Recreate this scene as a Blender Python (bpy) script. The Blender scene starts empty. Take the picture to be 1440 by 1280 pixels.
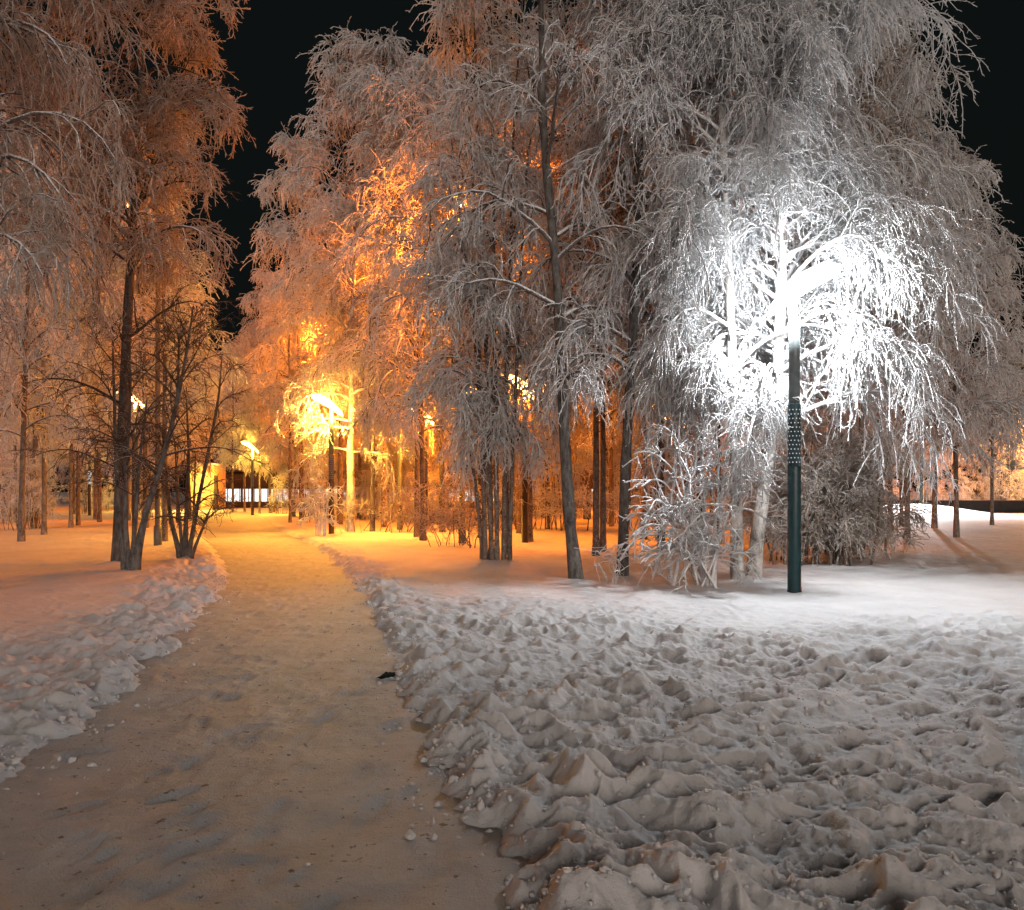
import bpy, math
import numpy as np

# ------------------------------------------------------------------ camera, sky, light, exposure
sc = bpy.context.scene
CAMH, F = 1.6, 1200.0                 # eye height (m), focal length in photo pixels (photo 1440 wide)
cam_d = bpy.data.cameras.new("camera")
cam = bpy.data.objects.new("camera", cam_d)
sc.collection.objects.link(cam)
cam.location = (0, 0, CAMH)
cam.rotation_euler = (math.radians(90), 0, 0)
cam_d.sensor_width = 36.0
cam_d.lens = 36.0 * F / 1440.0
cam_d.shift_y = 50.0 / 1440.0
cam_d.clip_start = 0.05
cam_d.clip_end = 1500
sc.camera = cam

w = bpy.data.worlds.new("World")
sc.world = w
w.use_nodes = True
nt = w.node_tree
nt.nodes.clear()
sky = nt.nodes.new('ShaderNodeTexSky')
sky.sky_type = 'NISHITA'
sky.sun_disc = False
sky.sun_elevation = math.radians(-3.0)
sky.sun_rotation = math.radians(200)
bg = nt.nodes.new('ShaderNodeBackground')
bg.inputs['Strength'].default_value = 0.01
glow = nt.nodes.new('ShaderNodeBackground')      # faint even glow of the town on the night air
glow.inputs['Color'].default_value = (0.0035, 0.0050, 0.0048, 1)
glow.inputs['Strength'].default_value = 1.0
ad = nt.nodes.new('ShaderNodeAddShader')
wo = nt.nodes.new('ShaderNodeOutputWorld')
nt.links.new(sky.outputs[0], bg.inputs[0])
nt.links.new(bg.outputs[0], ad.inputs[0])
nt.links.new(glow.outputs[0], ad.inputs[1])
nt.links.new(ad.outputs[0], wo.inputs[0])

sun_d = bpy.data.lights.new("fill_sun", 'SUN')  # added soft fill from behind the camera, brightens the crowns
sun_d.energy = 2.5
sun_d.angle = math.radians(44)
sun_d.color = (1.0, 0.83, 0.72)
sun = bpy.data.objects.new("fill_sun", sun_d)
sc.collection.objects.link(sun)
sun.rotation_euler = (math.radians(84), 0, math.radians(8))

sc.view_settings.view_transform = 'Standard'
sc.view_settings.look = 'None'
sc.view_settings.exposure = 0.0
sc.view_settings.gamma = 1.0
sc.render.engine = 'CYCLES'
cy = sc.cycles
cy.max_bounces = 6
cy.diffuse_bounces = 4
cy.glossy_bounces = 1
cy.transmission_bounces = 4
cy.transparent_max_bounces = 4
cy.volume_bounces = 0
cy.use_denoising = True
cy.sample_clamp_indirect = 4.0
cy.use_adaptive_sampling = True
cy.adaptive_threshold = 0.02

WHITE_W, ORANGE_W, ROAD_W = 1700.0, 3300.0, 16000.0
COOL = (0.95, 0.97, 1.0)
SODIUM = (1.0, 0.20, 0.012)
AMBER = (1.0, 0.50, 0.06)

COL = sc.collection
R = math.radians


def at(px, py, D):
    return ((px - 720) / F * D, D, CAMH - (py - 690) / F * D)


def gx(px, D):
    return (px - 720) / F * D


# ------------------------------------------------------------------ materials
def mat(name, build):
    m = bpy.data.materials.new(name)
    m.use_nodes = True
    n = m.node_tree
    n.nodes.clear()
    out = n.nodes.new('ShaderNodeOutputMaterial')
    sh = build(n)
    n.links.new(sh, out.inputs['Surface'])
    return m


def N(n, t, **kw):
    x = n.nodes.new(t)
    for k, v in kw.items():
        if k in x.inputs:
            x.inputs[k].default_value = v
        else:
            setattr(x, k, v)
    return x


def ramp(n, src, stops):
    r = n.nodes.new('ShaderNodeValToRGB')
    e = r.color_ramp.elements
    while len(e) < len(stops):
        e.new(0.5)
    for i, (p, c) in enumerate(stops):
        e[i].position = p
        e[i].color = (*c, 1) if len(c) == 3 else c
    n.links.new(src, r.inputs[0])
    return r.outputs[0]


def principled(n, rough=0.7, spec=0.3):
    p = n.nodes.new('ShaderNodeBsdfPrincipled')
    p.inputs['Roughness'].default_value = rough
    p.inputs['Specular IOR Level'].default_value = spec
    return p


def obj_noise(n, scale, detail=4, rough=0.6, stretch=None, coord='Object'):
    tc = n.nodes.new('ShaderNodeTexCoord')
    src = tc.outputs[coord]
    if stretch:
        mp = n.nodes.new('ShaderNodeMapping')
        mp.inputs['Scale'].default_value = stretch
        n.links.new(src, mp.inputs[0])
        src = mp.outputs[0]
    t = n.nodes.new('ShaderNodeTexNoise')
    t.inputs['Scale'].default_value = scale
    t.inputs['Detail'].default_value = detail
    t.inputs['Roughness'].default_value = rough
    n.links.new(src, t.inputs['Vector'])
    return t.outputs['Fac']


def bump(n, p, h, strength, dist):
    b = n.nodes.new('ShaderNodeBump')
    b.inputs['Strength'].default_value = strength
    b.inputs['Distance'].default_value = dist
    n.links.new(h, b.inputs['Height'])
    n.links.new(b.outputs[0], p.inputs['Normal'])


def add(n, a, b, k=1.0):
    m = n.nodes.new('ShaderNodeMath')
    m.operation = 'MULTIPLY_ADD'
    n.links.new(b, m.inputs[0])
    m.inputs[1].default_value = k
    n.links.new(a, m.inputs[2])
    return m.outputs[0]


def snow_build(n):
    p = principled(n, 0.65, 0.25)
    big = obj_noise(n, 1.3, 5)
    n.links.new(ramp(n, big, [(0.3, (0.52, 0.52, 0.53)), (0.7, (0.62, 0.625, 0.635))]), p.inputs['Base Color'])
    h = add(n, obj_noise(n, 28, 5, 0.7), obj_noise(n, 110, 3, 0.7), 0.35)
    bump(n, p, h, 0.55, 0.03)
    p.inputs['Subsurface Weight'].default_value = 0.8
    p.inputs['Subsurface Radius'].default_value = (1.0, 0.95, 0.9)
    p.inputs['Subsurface Scale'].default_value = 0.035
    return p.outputs[0]


def path_build(n):
    p = principled(n, 0.6, 0.3)
    big = obj_noise(n, 2.2, 8, 0.7)
    n.links.new(ramp(n, big, [(0.25, (0.32, 0.31, 0.30)), (0.5, (0.44, 0.435, 0.43)), (0.75, (0.53, 0.525, 0.52))]), p.inputs['Base Color'])
    sp = ramp(n, obj_noise(n, 19, 3, 0.55), [(0.30, (0.35, 0.31, 0.27)), (0.36, (1, 1, 1))])
    mx = n.nodes.new('ShaderNodeMix')
    mx.data_type = 'RGBA'
    mx.blend_type = 'MULTIPLY'
    mx.inputs[0].default_value = 1.0
    n.links.new(p.inputs['Base Color'].links[0].from_socket, mx.inputs[6])
    n.links.new(sp, mx.inputs[7])
    n.links.new(mx.outputs[2], p.inputs['Base Color'])
    h = add(n, obj_noise(n, 22, 6, 0.75), obj_noise(n, 90, 3, 0.7), 0.5)
    bump(n, p, h, 0.9, 0.03)
    return p.outputs[0]


def frost_twig(n, lo=0.78, hi=1.0, dark=(0.35, 0.32, 0.30), white=(0.84, 0.85, 0.86), trans=0.32):
    """hoar frost on fine twigs: patchy white over dark bark, lets a little light through"""
    f = obj_noise(n, 9, 3, 0.6)
    c = ramp(n, f, [(0.28, dark), (0.40, tuple(x * lo for x in white)), (0.62, tuple(x * hi for x in white))])
    d = n.nodes.new('ShaderNodeBsdfDiffuse')
    n.links.new(c, d.inputs[0])
    t = n.nodes.new('ShaderNodeBsdfTranslucent')
    n.links.new(c, t.inputs[0])
    mx = n.nodes.new('ShaderNodeMixShader')
    mx.inputs[0].default_value = trans
    n.links.new(d.outputs[0], mx.inputs[1])
    n.links.new(t.outputs[0], mx.inputs[2])
    return mx.outputs[0]


def bark(n, base=(0.16, 0.14, 0.12), dark=(0.045, 0.038, 0.032), frost=0.5, scale=14, marks=False):
    """bark with rime lying on it; frost 0..1 says how much of it is covered"""
    p = principled(n, 0.85, 0.2)
    tex = obj_noise(n, scale, 6, 0.7, (1, 1, 0.35))
    c = ramp(n, tex, [(0.35, dark), (0.6, base)])
    if marks:
        m = obj_noise(n, 10, 4, 0.75, (1, 1, 5.0))
        r = ramp(n, m, [(0.34, (0, 0, 0)), (0.40, (1, 1, 1))])
        mx = n.nodes.new('ShaderNodeMix')
        mx.data_type = 'RGBA'
        n.links.new(r, mx.inputs[0])
        mx.inputs[6].default_value = (*dark, 1)
        n.links.new(c, mx.inputs[7])
        c = mx.outputs[2]
    if frost > 0:
        g = n.nodes.new('ShaderNodeNewGeometry')
        s = n.nodes.new('ShaderNodeSeparateXYZ')
        n.links.new(g.outputs['Normal'], s.inputs[0])
        f = obj_noise(n, 35, 4, 0.8)
        k = add(n, f, s.outputs[2], 0.35)
        r = ramp(n, k, [(0.80 - 0.5 * frost, (0, 0, 0)), (0.90 - 0.5 * frost, (1, 1, 1))])
        mx = n.nodes.new('ShaderNodeMix')
        mx.data_type = 'RGBA'
        n.links.new(r, mx.inputs[0])
        n.links.new(c, mx.inputs[6])
        mx.inputs[7].default_value = (0.74, 0.76, 0.79, 1)
        c = mx.outputs[2]
    n.links.new(c, p.inputs['Base Color'])
    bump(n, p, tex, 0.7, 0.02)
    return p.outputs[0]


def plain(rgb, rough=0.5, spec=0.4, var=0.15, scale=6, bmp=0.0, metallic=0.0):
    def b(n):
        p = principled(n, rough, spec)
        p.inputs['Metallic'].default_value = metallic
        f = obj_noise(n, scale, 5)
        n.links.new(ramp(n, f, [(0.3, tuple(c * (1 - var) for c in rgb)), (0.7, tuple(min(1, c * (1 + var)) for c in rgb))]), p.inputs['Base Color'])
        if bmp:
            bump(n, p, f, bmp, 0.01)
        return p.outputs[0]
    return b


def emit(rgb, s):
    def b(n):
        e = n.nodes.new('ShaderNodeEmission')
        e.inputs[0].default_value = (*rgb, 1)
        e.inputs[1].default_value = s
        return e.outputs[0]
    return b


M = dict(
    snow=mat('snow', snow_build),
    path=mat('trodden_snow', path_build),
    road=mat('packed_road_snow', plain((0.5, 0.49, 0.47), 0.7, 0.3, 0.2, 0.8)),
    frost=mat('hoar_frost_twigs', frost_twig),
    rime=mat('heavy_rime_twigs', lambda n: frost_twig(n, 0.85, 1.0, (0.5, 0.5, 0.5), (0.86, 0.88, 0.90), 0.3)),
    rough_frost=mat('brownish_frost_twigs', lambda n: frost_twig(n, 0.75, 1.0, (0.22, 0.18, 0.16), (0.62, 0.56, 0.51), 0.30)),
    bare=mat('bare_dark_twigs', lambda n: bark(n, (0.085, 0.065, 0.055), (0.03, 0.024, 0.02), 0.12)),
    bark_dark=mat('dark_bark', lambda n: bark(n, (0.15, 0.14, 0.13), (0.04, 0.036, 0.034), 0.30)),
    bark_mid=mat('grove_bark', lambda n: bark(n, (0.20, 0.16, 0.13), (0.05, 0.04, 0.035), 0.42)),
    bark_birch=mat('white_birch_bark', lambda n: bark(n, (0.78, 0.77, 0.74), (0.10, 0.09, 0.08), 0.35, 6, True)),
    limb=mat('rimed_limb_bark', lambda n: bark(n, (0.17, 0.15, 0.14), (0.06, 0.05, 0.045), 0.62)),
    limb_white=mat('white_rimed_limb', lambda n: bark(n, (0.45, 0.44, 0.43), (0.2, 0.19, 0.18), 0.85)),
    green=mat('dark_green_enamel', plain((0.010, 0.030, 0.034), 0.38, 0.5, 0.25, 9)),
    brown=mat('dark_brown_enamel', plain((0.030, 0.016, 0.010), 0.45, 0.5, 0.25, 9)),
    steel=mat('grey_pole_paint', plain((0.10, 0.12, 0.125), 0.4, 0.5, 0.2, 12)),
    dots_w=mat('lit_holes_white', emit((0.9, 0.95, 1.0), 0.55)),
    dots_o=mat('lit_holes_warm', emit((1.0, 0.62, 0.42), 0.55)),
    glow_w=mat('white_lamp_glow', emit((0.95, 0.97, 1.0), 80.0)),
    glow_o=mat('sodium_lamp_glow', emit((1.0, 0.50, 0.07), 100.0)),
    bulb_o=mat('sodium_bulb_glow', emit((1.0, 0.6, 0.25), 30.0)),
    glow_h=mat('dim_sodium_glow', emit((1.0, 0.45, 0.12), 40.0)),
    glow_d=mat('faint_lamp_glow', emit((1.0, 0.9, 0.8), 0.7)),
    dots_d=mat('bright_lit_holes', emit((1.0, 0.95, 0.9), 5.0)),
    glow_far=mat('far_white_lamp_glow', emit((1.0, 0.93, 0.85), 12.0)),
    wall=mat('ochre_wall', plain((0.80, 0.62, 0.28), 0.8, 0.2, 0.08, 2.0, 0.2)),
    roofsnow=mat('roof_snow', plain((0.8, 0.81, 0.83), 0.7, 0.2, 0.05, 2.0)),
    darkwall=mat('dark_facade', plain((0.06, 0.05, 0.045), 0.8, 0.2, 0.3, 1.0)),
    lit=mat('white_light_band', emit((1.0, 0.93, 0.86), 1.6)),  # pane glow standing in for the white band behind the grove
    concrete=mat('black_wall', plain((0.015, 0.014, 0.013), 0.9, 0.1, 0.3, 3.0, 0.3)),
    towergrey=mat('grey_render', plain((0.25, 0.30, 0.29), 0.9, 0.1, 0.1, 0.4)),
    slab=mat('balcony_slab', plain((0.42, 0.44, 0.42), 0.9, 0.1, 0.1, 0.4)),
    glass=mat('dark_glass', plain((0.03, 0.04, 0.045), 0.15, 0.6, 0.2, 2.0)),
    litter=mat('black_cloth', plain((0.012, 0.016, 0.016), 0.9, 0.1, 0.4, 60, 0.5)),
    red=mat('red_sticker', plain((0.5, 0.06, 0.04), 0.5, 0.3, 0.1, 40)),
)


# ------------------------------------------------------------------ object helpers
def mesh_np(name, V, Q, mats, mi=None):
    """V (n,3) float, Q (m,4) int; one mesh from numpy arrays"""
    me = bpy.data.meshes.new(name)
    V = np.ascontiguousarray(V, dtype=np.float32)
    Q = np.ascontiguousarray(Q, dtype=np.int32)
    k = Q.shape[1]
    me.vertices.add(len(V))
    me.vertices.foreach_set('co', V.ravel())
    me.loops.add(Q.size)
    me.loops.foreach_set('vertex_index', Q.ravel())
    me.polygons.add(len(Q))
    me.polygons.foreach_set('loop_start', np.arange(0, Q.size, k, dtype=np.int32))
    if mi is not None:
        me.polygons.foreach_set('material_index', np.ascontiguousarray(mi, dtype=np.int32))
    me.update(calc_edges=True)
    for m in (mats if isinstance(mats, (list, tuple)) else [mats]):
        me.materials.append(m)
    return me


def link(name, me, parent=None, loc=None):
    o = bpy.data.objects.new(name, me)
    COL.objects.link(o)
    if parent is not None:
        o.parent = parent
    if loc is not None:
        o.location = loc
    return o


def tag(o, label=None, cat=None, group=None, kind=None):
    if label:
        o['label'] = label
    if cat:
        o['category'] = cat
    if group:
        o['group'] = group
    if kind:
        o['kind'] = kind
    return o


def thing(name, label, cat, loc, rz=0.0, group=None):
    o = bpy.data.objects.new(name, None)
    COL.objects.link(o)
    o.empty_display_size = 0.3
    o.location = loc
    o.rotation_euler = (0, 0, rz)
    return tag(o, label, cat, group)


def copy_tree(root, loc, rz, scale, label, group):
    r = root.copy()
    COL.objects.link(r)
    r.location = loc
    r.rotation_euler = (0, 0, rz)
    r.scale = (scale,) * 3 if not isinstance(scale, tuple) else scale
    for k in ('label', 'group'):
        if k in r:
            del r[k]
    r['label'] = label
    if group:
        r['group'] = group
    for ch in [c for c in bpy.data.objects if c.parent == root]:
        c = ch.copy()
        COL.objects.link(c)
        c.parent = r
    return r


def cat_mesh(parts):
    """join [(V,Q,mi)] lists"""
    vs, qs, ms, o = [], [], [], 0
    for V, Q, m in parts:
        vs.append(V)
        qs.append(Q + o)
        ms.append(np.full(len(Q), m))
        o += len(V)
    return np.concatenate(vs), np.concatenate(qs), np.concatenate(ms)


def box(x0, x1, y0, y1, z0, z1):
    V = np.array([(x, y, z) for z in (z0, z1) for y in (y0, y1) for x in (x0, x1)], float)
    Q = np.array([(0, 2, 3, 1), (4, 5, 7, 6), (0, 1, 5, 4), (2, 6, 7, 3), (0, 4, 6, 2), (1, 3, 7, 5)])
    return V, Q


def revolve(profile, k=24, caps=True):
    """profile [(r,z)] -> tube of quads round z"""
    a = np.linspace(0, 2 * np.pi, k, endpoint=False)
    prof = list(profile)
    if caps:
        prof = [(0.0005, prof[0][1])] + prof + [(0.0005, prof[-1][1])]
    V = np.array([(r * math.cos(t), r * math.sin(t), z) for r, z in prof for t in a])
    Q = [(i * k + j, i * k + (j + 1) % k, (i + 1) * k + (j + 1) % k, (i + 1) * k + j) for i in range(len(prof) - 1) for j in range(k)]
    return V, np.array(Q)


# ------------------------------------------------------------------ noise
_rng = np.random.default_rng(5)
_perm = _rng.permutation(4096)
_ga = _rng.uniform(0, 2 * np.pi, 4096)
_gxv, _gyv = np.cos(_ga), np.sin(_ga)
_u1, _u2, _u3 = _rng.random(4096), _rng.random(4096), _rng.random(4096)


def _h(ix, iy, s):
    return _perm[(_perm[(ix + s * 131) & 4095] + iy) & 4095]


def perlin(x, y, s=0):
    ix, iy = np.floor(x).astype(np.int64), np.floor(y).astype(np.int64)
    fx, fy = x - ix, y - iy
    u, v = fx * fx * fx * (fx * (fx * 6 - 15) + 10), fy * fy * fy * (fy * (fy * 6 - 15) + 10)

    def g(i, j):
        h = _h(ix + i, iy + j, s)
        return _gxv[h] * (fx - i) + _gyv[h] * (fy - j)
    a = g(0, 0) * (1 - u) + g(1, 0) * u
    b = g(0, 1) * (1 - u) + g(1, 1) * u
    return (a * (1 - v) + b * v) * 1.5


def fbm(x, y, f, octs=3, s=0):
    r, a = 0, 1.0
    for o in range(octs):
        r = r + a * perlin(x * f * 2 ** o, y * f * 2 ** o, s + o)
        a *= 0.5
    return r


def worley(x, y, s=0):
    ix, iy = np.floor(x).astype(np.int64), np.floor(y).astype(np.int64)
    best = np.full(x.shape, 9.0)
    second = np.full(x.shape, 9.0)
    rid = np.zeros(x.shape)
    for i in (-1, 0, 1):
        for j in (-1, 0, 1):
            h = _h(ix + i, iy + j, s)
            dx, dy = ix + i + _u1[h] - x, iy + j + _u2[h] - y
            d = np.sqrt(dx * dx + dy * dy)
            m = d < best
            second = np.where(m, best, np.minimum(second, d))
            rid = np.where(m, _u3[h], rid)
            best = np.where(m, d, best)
    return best, second, rid


def sm(a, b, x):
    t = np.clip((x - a) / (b - a), 0, 1)
    return t * t * (3 - 2 * t)


# path edges (metres), traced from the photo
PY = np.array([-14, -3, 0, 3.25, 4.68, 7.1, 12, 15, 19, 24, 32, 43, 55, 66.0])
PL = np.array([-2.4, -2.35, -2.4, -2.75, -2.7, -3.0, -4.15, -4.9, -6.3, -8.4, -11.6, -15.8, -20.2, -24.5])
PR = np.array([0.5, 0.4, 0.3, -0.05, -0.45, -1.05, -2.05, -2.95, -4.05, -5.6, -8.6, -12.3, -16.6, -21.0])


def ground_h(x, y):
    """snow height"""
    L, Rr = np.interp(y, PY, PL), np.interp(y, PY, PR)
    ragged = 0.10 * fbm(x, y, 1.7, 4, 11) + 0.05 * fbm(x, y, 7, 2, 15)
    dR = x - Rr + ragged
    dL = L - x + ragged
    inpath = (dR < 0) & (dL < 0) & (y < 67)
    onR = dR >= dL
    d = np.where(onR, dR, dL)
    d = np.where(y > 67, 9.0, d)
    wx = x + 0.10 * fbm(x, y, 2.4, 2, 21)
    wy = y + 0.10 * fbm(x, y, 2.4, 2, 31)
    # trampled field
    patch = 0.5 + 0.5 * np.clip(fbm(x, y, 0.45, 3, 40) * 1.6, -1, 1)
    near = 1 - sm(8.5, 13.0, y + 0.25 * x)
    mR = (0.16 + 0.84 * near) * (0.60 + 0.55 * patch)
    mL = (0.22 + 0.5 * (1 - sm(5, 12, y))) * (0.4 + 0.7 * patch)
    bankL = 1 - sm(0.9, 1.8, d)
    mL = np.maximum(mL, 0.85 * bankL * (1 - sm(16, 30, y)))
    mR = np.maximum(mR, 0.7 * (1 - sm(0.6, 1.4, d)) * (1 - sm(16, 34, y)))
    m = np.where(onR, mR, mL)
    f1, g1, r1 = worley(wx * 4.0, wy * 3.8, 1)
    f2, g2, r2 = worley(wx * 7.3 + 9, wy * 7.3, 2)
    f3, g3, r3 = worley(wx * 1.7 + 3, wy * 1.7, 3)
    a1 = np.clip(0.75 + 0.9 * fbm(x, y, 1.3, 2, 80), 0.15, 1.5)
    a2 = np.clip(0.6 + 0.9 * fbm(x, y, 2.1, 2, 84), 0.05, 1.3)
    h = 0.072 * sm(0.05, 0.85, f1) * a1
    h = h + 0.046 * sm(0.0, 0.8, f2) * a2
    h = h + 0.045 * sm(0.0, 0.5, g3 - f3) * (r3 > 0.6)
    h = h + 0.055 * fbm(x, y, 1.1, 4, 50) * 0.65 + 0.018 * fbm(x, y, 8, 3, 55)
    h = h + 0.007 * fbm(x, y, 22, 2, 57) * np.clip(1 - y / 14, 0, 1)
    lump = (h - 0.05) * m * 1.18
    # quieter relief everywhere
    base = 0.10 + 0.05 * fbm(x, y, 0.16, 3, 60) + 0.012 * fbm(x, y, 2.0, 3, 64)
    prof = sm(-0.02, 0.34, d) * (1 + 0.15 * np.exp(-((d - 0.42) / 0.28) ** 2) * (1 - sm(20, 45, y)))
    fade = np.clip(1 - (y - 40) / 30, 0.3, 1)
    z = prof * base * fade + lump * sm(-0.05, 0.30, d) - 0.05 * (1 - sm(-0.12, 0.08, d))
    z = np.where(inpath, np.minimum(z, -0.02), z)
    # snow heap on the right, in front of the black wall
    z = z + 0.75 * np.exp(-(((x - 24.5) / 4.0) ** 2 + ((y - 52) / 3.0) ** 2))
    z = z + 0.35 * np.exp(-(((x - 17) / 3.0) ** 2 + ((y - 44) / 3.0) ** 2))
    # drift round the feet of the shrubs
    for (cx, cy_, a, s) in ((2.9, 13.6, 0.05, 0.9), (-6.9, 15.4, 0.07, 1.2), (-0.4, 17.4, 0.06, 1.0), (4.6, 14.0, 0.03, 1.2),
                            (1.08, 14.2, 0.07, 0.32), (1.91, 14.9, 0.06, 0.32), (4.0, 14.2, 0.08, 0.4), (3.67, 13.9, 0.07, 0.35), (-8.05, 17.5, 0.09, 0.45), (4.15, 12.55, 0.035, 0.28)):
        z = z + a * np.exp(-(((x - cx) ** 2 + (y - cy_) ** 2) / s ** 2))
    # flat bed of the road beyond the park
    z = z * (1 - sm(64, 66, y)) + 0.02 * sm(64, 66, y)
    return z


def gz(x, y):
    return float(ground_h(np.array([float(x)]), np.array([float(y)]))[0])


def build_ground():
    a = np.concatenate([np.linspace(-180, -40, 90, endpoint=False), np.linspace(-40, 40, 1020, endpoint=False), np.linspace(40, 180, 90, endpoint=False)])
    a = np.radians(a)
    r = np.concatenate([[0.02, 0.6, 1.2, 1.8], np.geomspace(2.2, 30, 760), np.geomspace(30.6, 90, 110), np.geomspace(100, 900, 14)])
    A, Rr = np.meshgrid(a, r)
    x, y = np.sin(A) * Rr, np.cos(A) * Rr
    z = ground_h(x, y)
    n, m = x.shape
    V = np.stack([x, y, z], -1).reshape(-1, 3)
    i, j = np.meshgrid(np.arange(n - 1), np.arange(m), indexing='ij')
    j2 = (j + 1) % m
    Q = np.stack([i * m + j, i * m + j2, (i + 1) * m + j2, (i + 1) * m + j], -1).reshape(-1, 4)[:, ::-1]
    o = link('ground', mesh_np('ground', V, Q, M['snow']))
    tag(o, kind='structure', label='deep snow, trampled into lumps near the camera and smooth under the trees')


def build_path():
    ys = np.concatenate([np.linspace(-14, 2.6, 60, endpoint=False), np.geomspace(2.6, 66.5, 620)])
    t = np.linspace(-0.3, 1.3, 150)
    Y, T = np.meshgrid(ys, t, indexing='ij')
    L, Rr = np.interp(Y, PY, PL), np.interp(Y, PY, PR)
    x = L + (Rr - L) * T
    z = 0.004 + 0.016 * fbm(x, Y, 1.3, 3, 70) + 0.007 * fbm(x, Y, 7, 3, 75) + 0.02 * np.minimum(1, (2 * T - 1) ** 4)
    f1, g1, r1 = worley(x * 3.2, Y * 3.2, 7)
    z = z - 0.012 * np.maximum(0, 0.35 - f1) / 0.35 * (r1 > 0.5)
    pr_ = np.random.default_rng(77)
    for i in range(170):                                    # boot prints along the walking lines
        fy = 2.4 + 14 * pr_.random() ** 1.4
        ft = np.clip(pr_.normal(0.5, 0.26), 0.05, 0.95)
        fx = np.interp(fy, PY, PL) * (1 - ft) + np.interp(fy, PY, PR) * ft
        an = -0.15 + pr_.normal(0, 0.25)
        ddx, ddy = x - fx, Y - fy
        u_, v_ = ddx * math.cos(an) + ddy * math.sin(an), -ddx * math.sin(an) + ddy * math.cos(an)
        q_ = (u_ / 0.055) ** 2 + (v_ / 0.145) ** 2
        z = z - 0.011 * np.exp(-q_ ** 2) + 0.005 * np.exp(-((q_ - 2.0) / 0.8) ** 2)
    n, m = x.shape
    V = np.stack([x, Y, z], -1).reshape(-1, 3)
    i, j = np.meshgrid(np.arange(n - 1), np.arange(m - 1), indexing='ij')
    Q = np.stack([i * m + j, i * m + j + 1, (i + 1) * m + j + 1, (i + 1) * m + j], -1).reshape(-1, 4)
    o = link('path', mesh_np('path', V, Q, M['path']))
    tag(o, kind='structure', label='hard trodden snow path curving left between the trees')


def build_road():
    V = np.array([(-120, 67, .03), (140, 67, .03), (140, 75, .03), (-120, 75, .03)], float)
    o = link('road', mesh_np('road', V, np.array([(0, 1, 2, 3)]), M['road']))
    tag(o, kind='structure', label='snow covered road beyond the grove')


build_ground()
build_path()
build_road()


def build_crumbs():
    """loose snow crumbs and clods spilled from the banks"""
    rg = np.random.default_rng(91)
    g = (1 + 5 ** 0.5) / 2
    iv = nrm0(np.array([(-1, g, 0), (1, g, 0), (-1, -g, 0), (1, -g, 0), (0, -1, g), (0, 1, g), (0, -1, -g), (0, 1, -g), (g, 0, -1), (g, 0, 1), (-g, 0, -1), (-g, 0, 1)], float))
    it = np.array([(0, 11, 5), (0, 5, 1), (0, 1, 7), (0, 7, 10), (0, 10, 11), (1, 5, 9), (5, 11, 4), (11, 10, 2), (10, 7, 6), (7, 1, 8),
                   (3, 9, 4), (3, 4, 2), (3, 2, 6), (3, 6, 8), (3, 8, 9), (4, 9, 5), (2, 4, 11), (6, 2, 10), (8, 6, 7), (9, 8, 1)])
    n1, n2 = 3600, 2000
    y1 = 2.3 + 13 * rg.random(n1) ** 1.5
    side = rg.random(n1) < 0.5
    off = rg.normal(0.02, 0.10, n1) + rg.exponential(0.10, n1) * np.where(rg.random(n1) < 0.25, -1, 1)
    x1 = np.where(side, np.interp(y1, PY, PR) + off, np.interp(y1, PY, PL) - off)
    y2 = 2.3 + 4.5 * rg.random(n2) ** 1.3
    x2 = rg.uniform(0, 1, n2) * (0.65 * y2 + 0.6 - np.interp(y2, PY, PR)) + np.interp(y2, PY, PR) + 0.1
    x, y = np.concatenate([x1, x2]), np.concatenate([y1, y2])
    n = len(x)
    sz = 0.003 + 0.005 * rg.exponential(1, n)
    sz = np.minimum(sz, 0.03)
    z = np.maximum(ground_h(x, y), np.where((x > np.interp(y, PY, PL)) & (x < np.interp(y, PY, PR)), 0.006, -1)) + sz * 0.3
    jit = 1 + 0.28 * rg.normal(size=(n, 12, 1))
    V = iv[None] * jit * sz[:, None, None] * rg.uniform(0.6, 1.3, (n, 1, 3)) + np.stack([x, y, z], -1)[:, None]
    Q = (it[None] + (np.arange(n) * 12)[:, None, None]).reshape(-1, 3)
    o = link('snow_crumbs', mesh_np('snow_crumbs', V.reshape(-1, 3), Q, M['snow']))
    tag(o, label='loose crumbs of snow spilled along the path edges', kind='stuff')


def nrm0(v):
    return v / np.linalg.norm(v, axis=-1, keepdims=True)


build_crumbs()

# ------------------------------------------------------------------ trees


def nrm(v):
    return v / np.maximum(np.linalg.norm(v, axis=-1, keepdims=True), 1e-9)


def grow(rng, S, D, L, nseg, grav, wob):
    n = len(S)
    P = np.empty((n, nseg + 1, 3))
    P[:, 0] = S
    d = nrm(D.copy())
    g = np.broadcast_to(np.asarray(grav, float), (n,))
    for i in range(nseg):
        d = d + wob * rng.normal(size=(n, 3))
        d[:, 2] -= g * (i + 0.5) / nseg
        d = nrm(d)
        P[:, i + 1] = P[:, i] + d * (L / nseg)[:, None]
    return P


def radii(r0, r1, P):
    n, k = P.shape[:2]
    t = np.linspace(0, 1, k)[None]
    r0 = np.broadcast_to(np.asarray(r0, float), (n,))[:, None]
    r1 = np.broadcast_to(np.asarray(r1, float), (n,))[:, None]
    return r0 * (1 - t) + r1 * t


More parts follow.
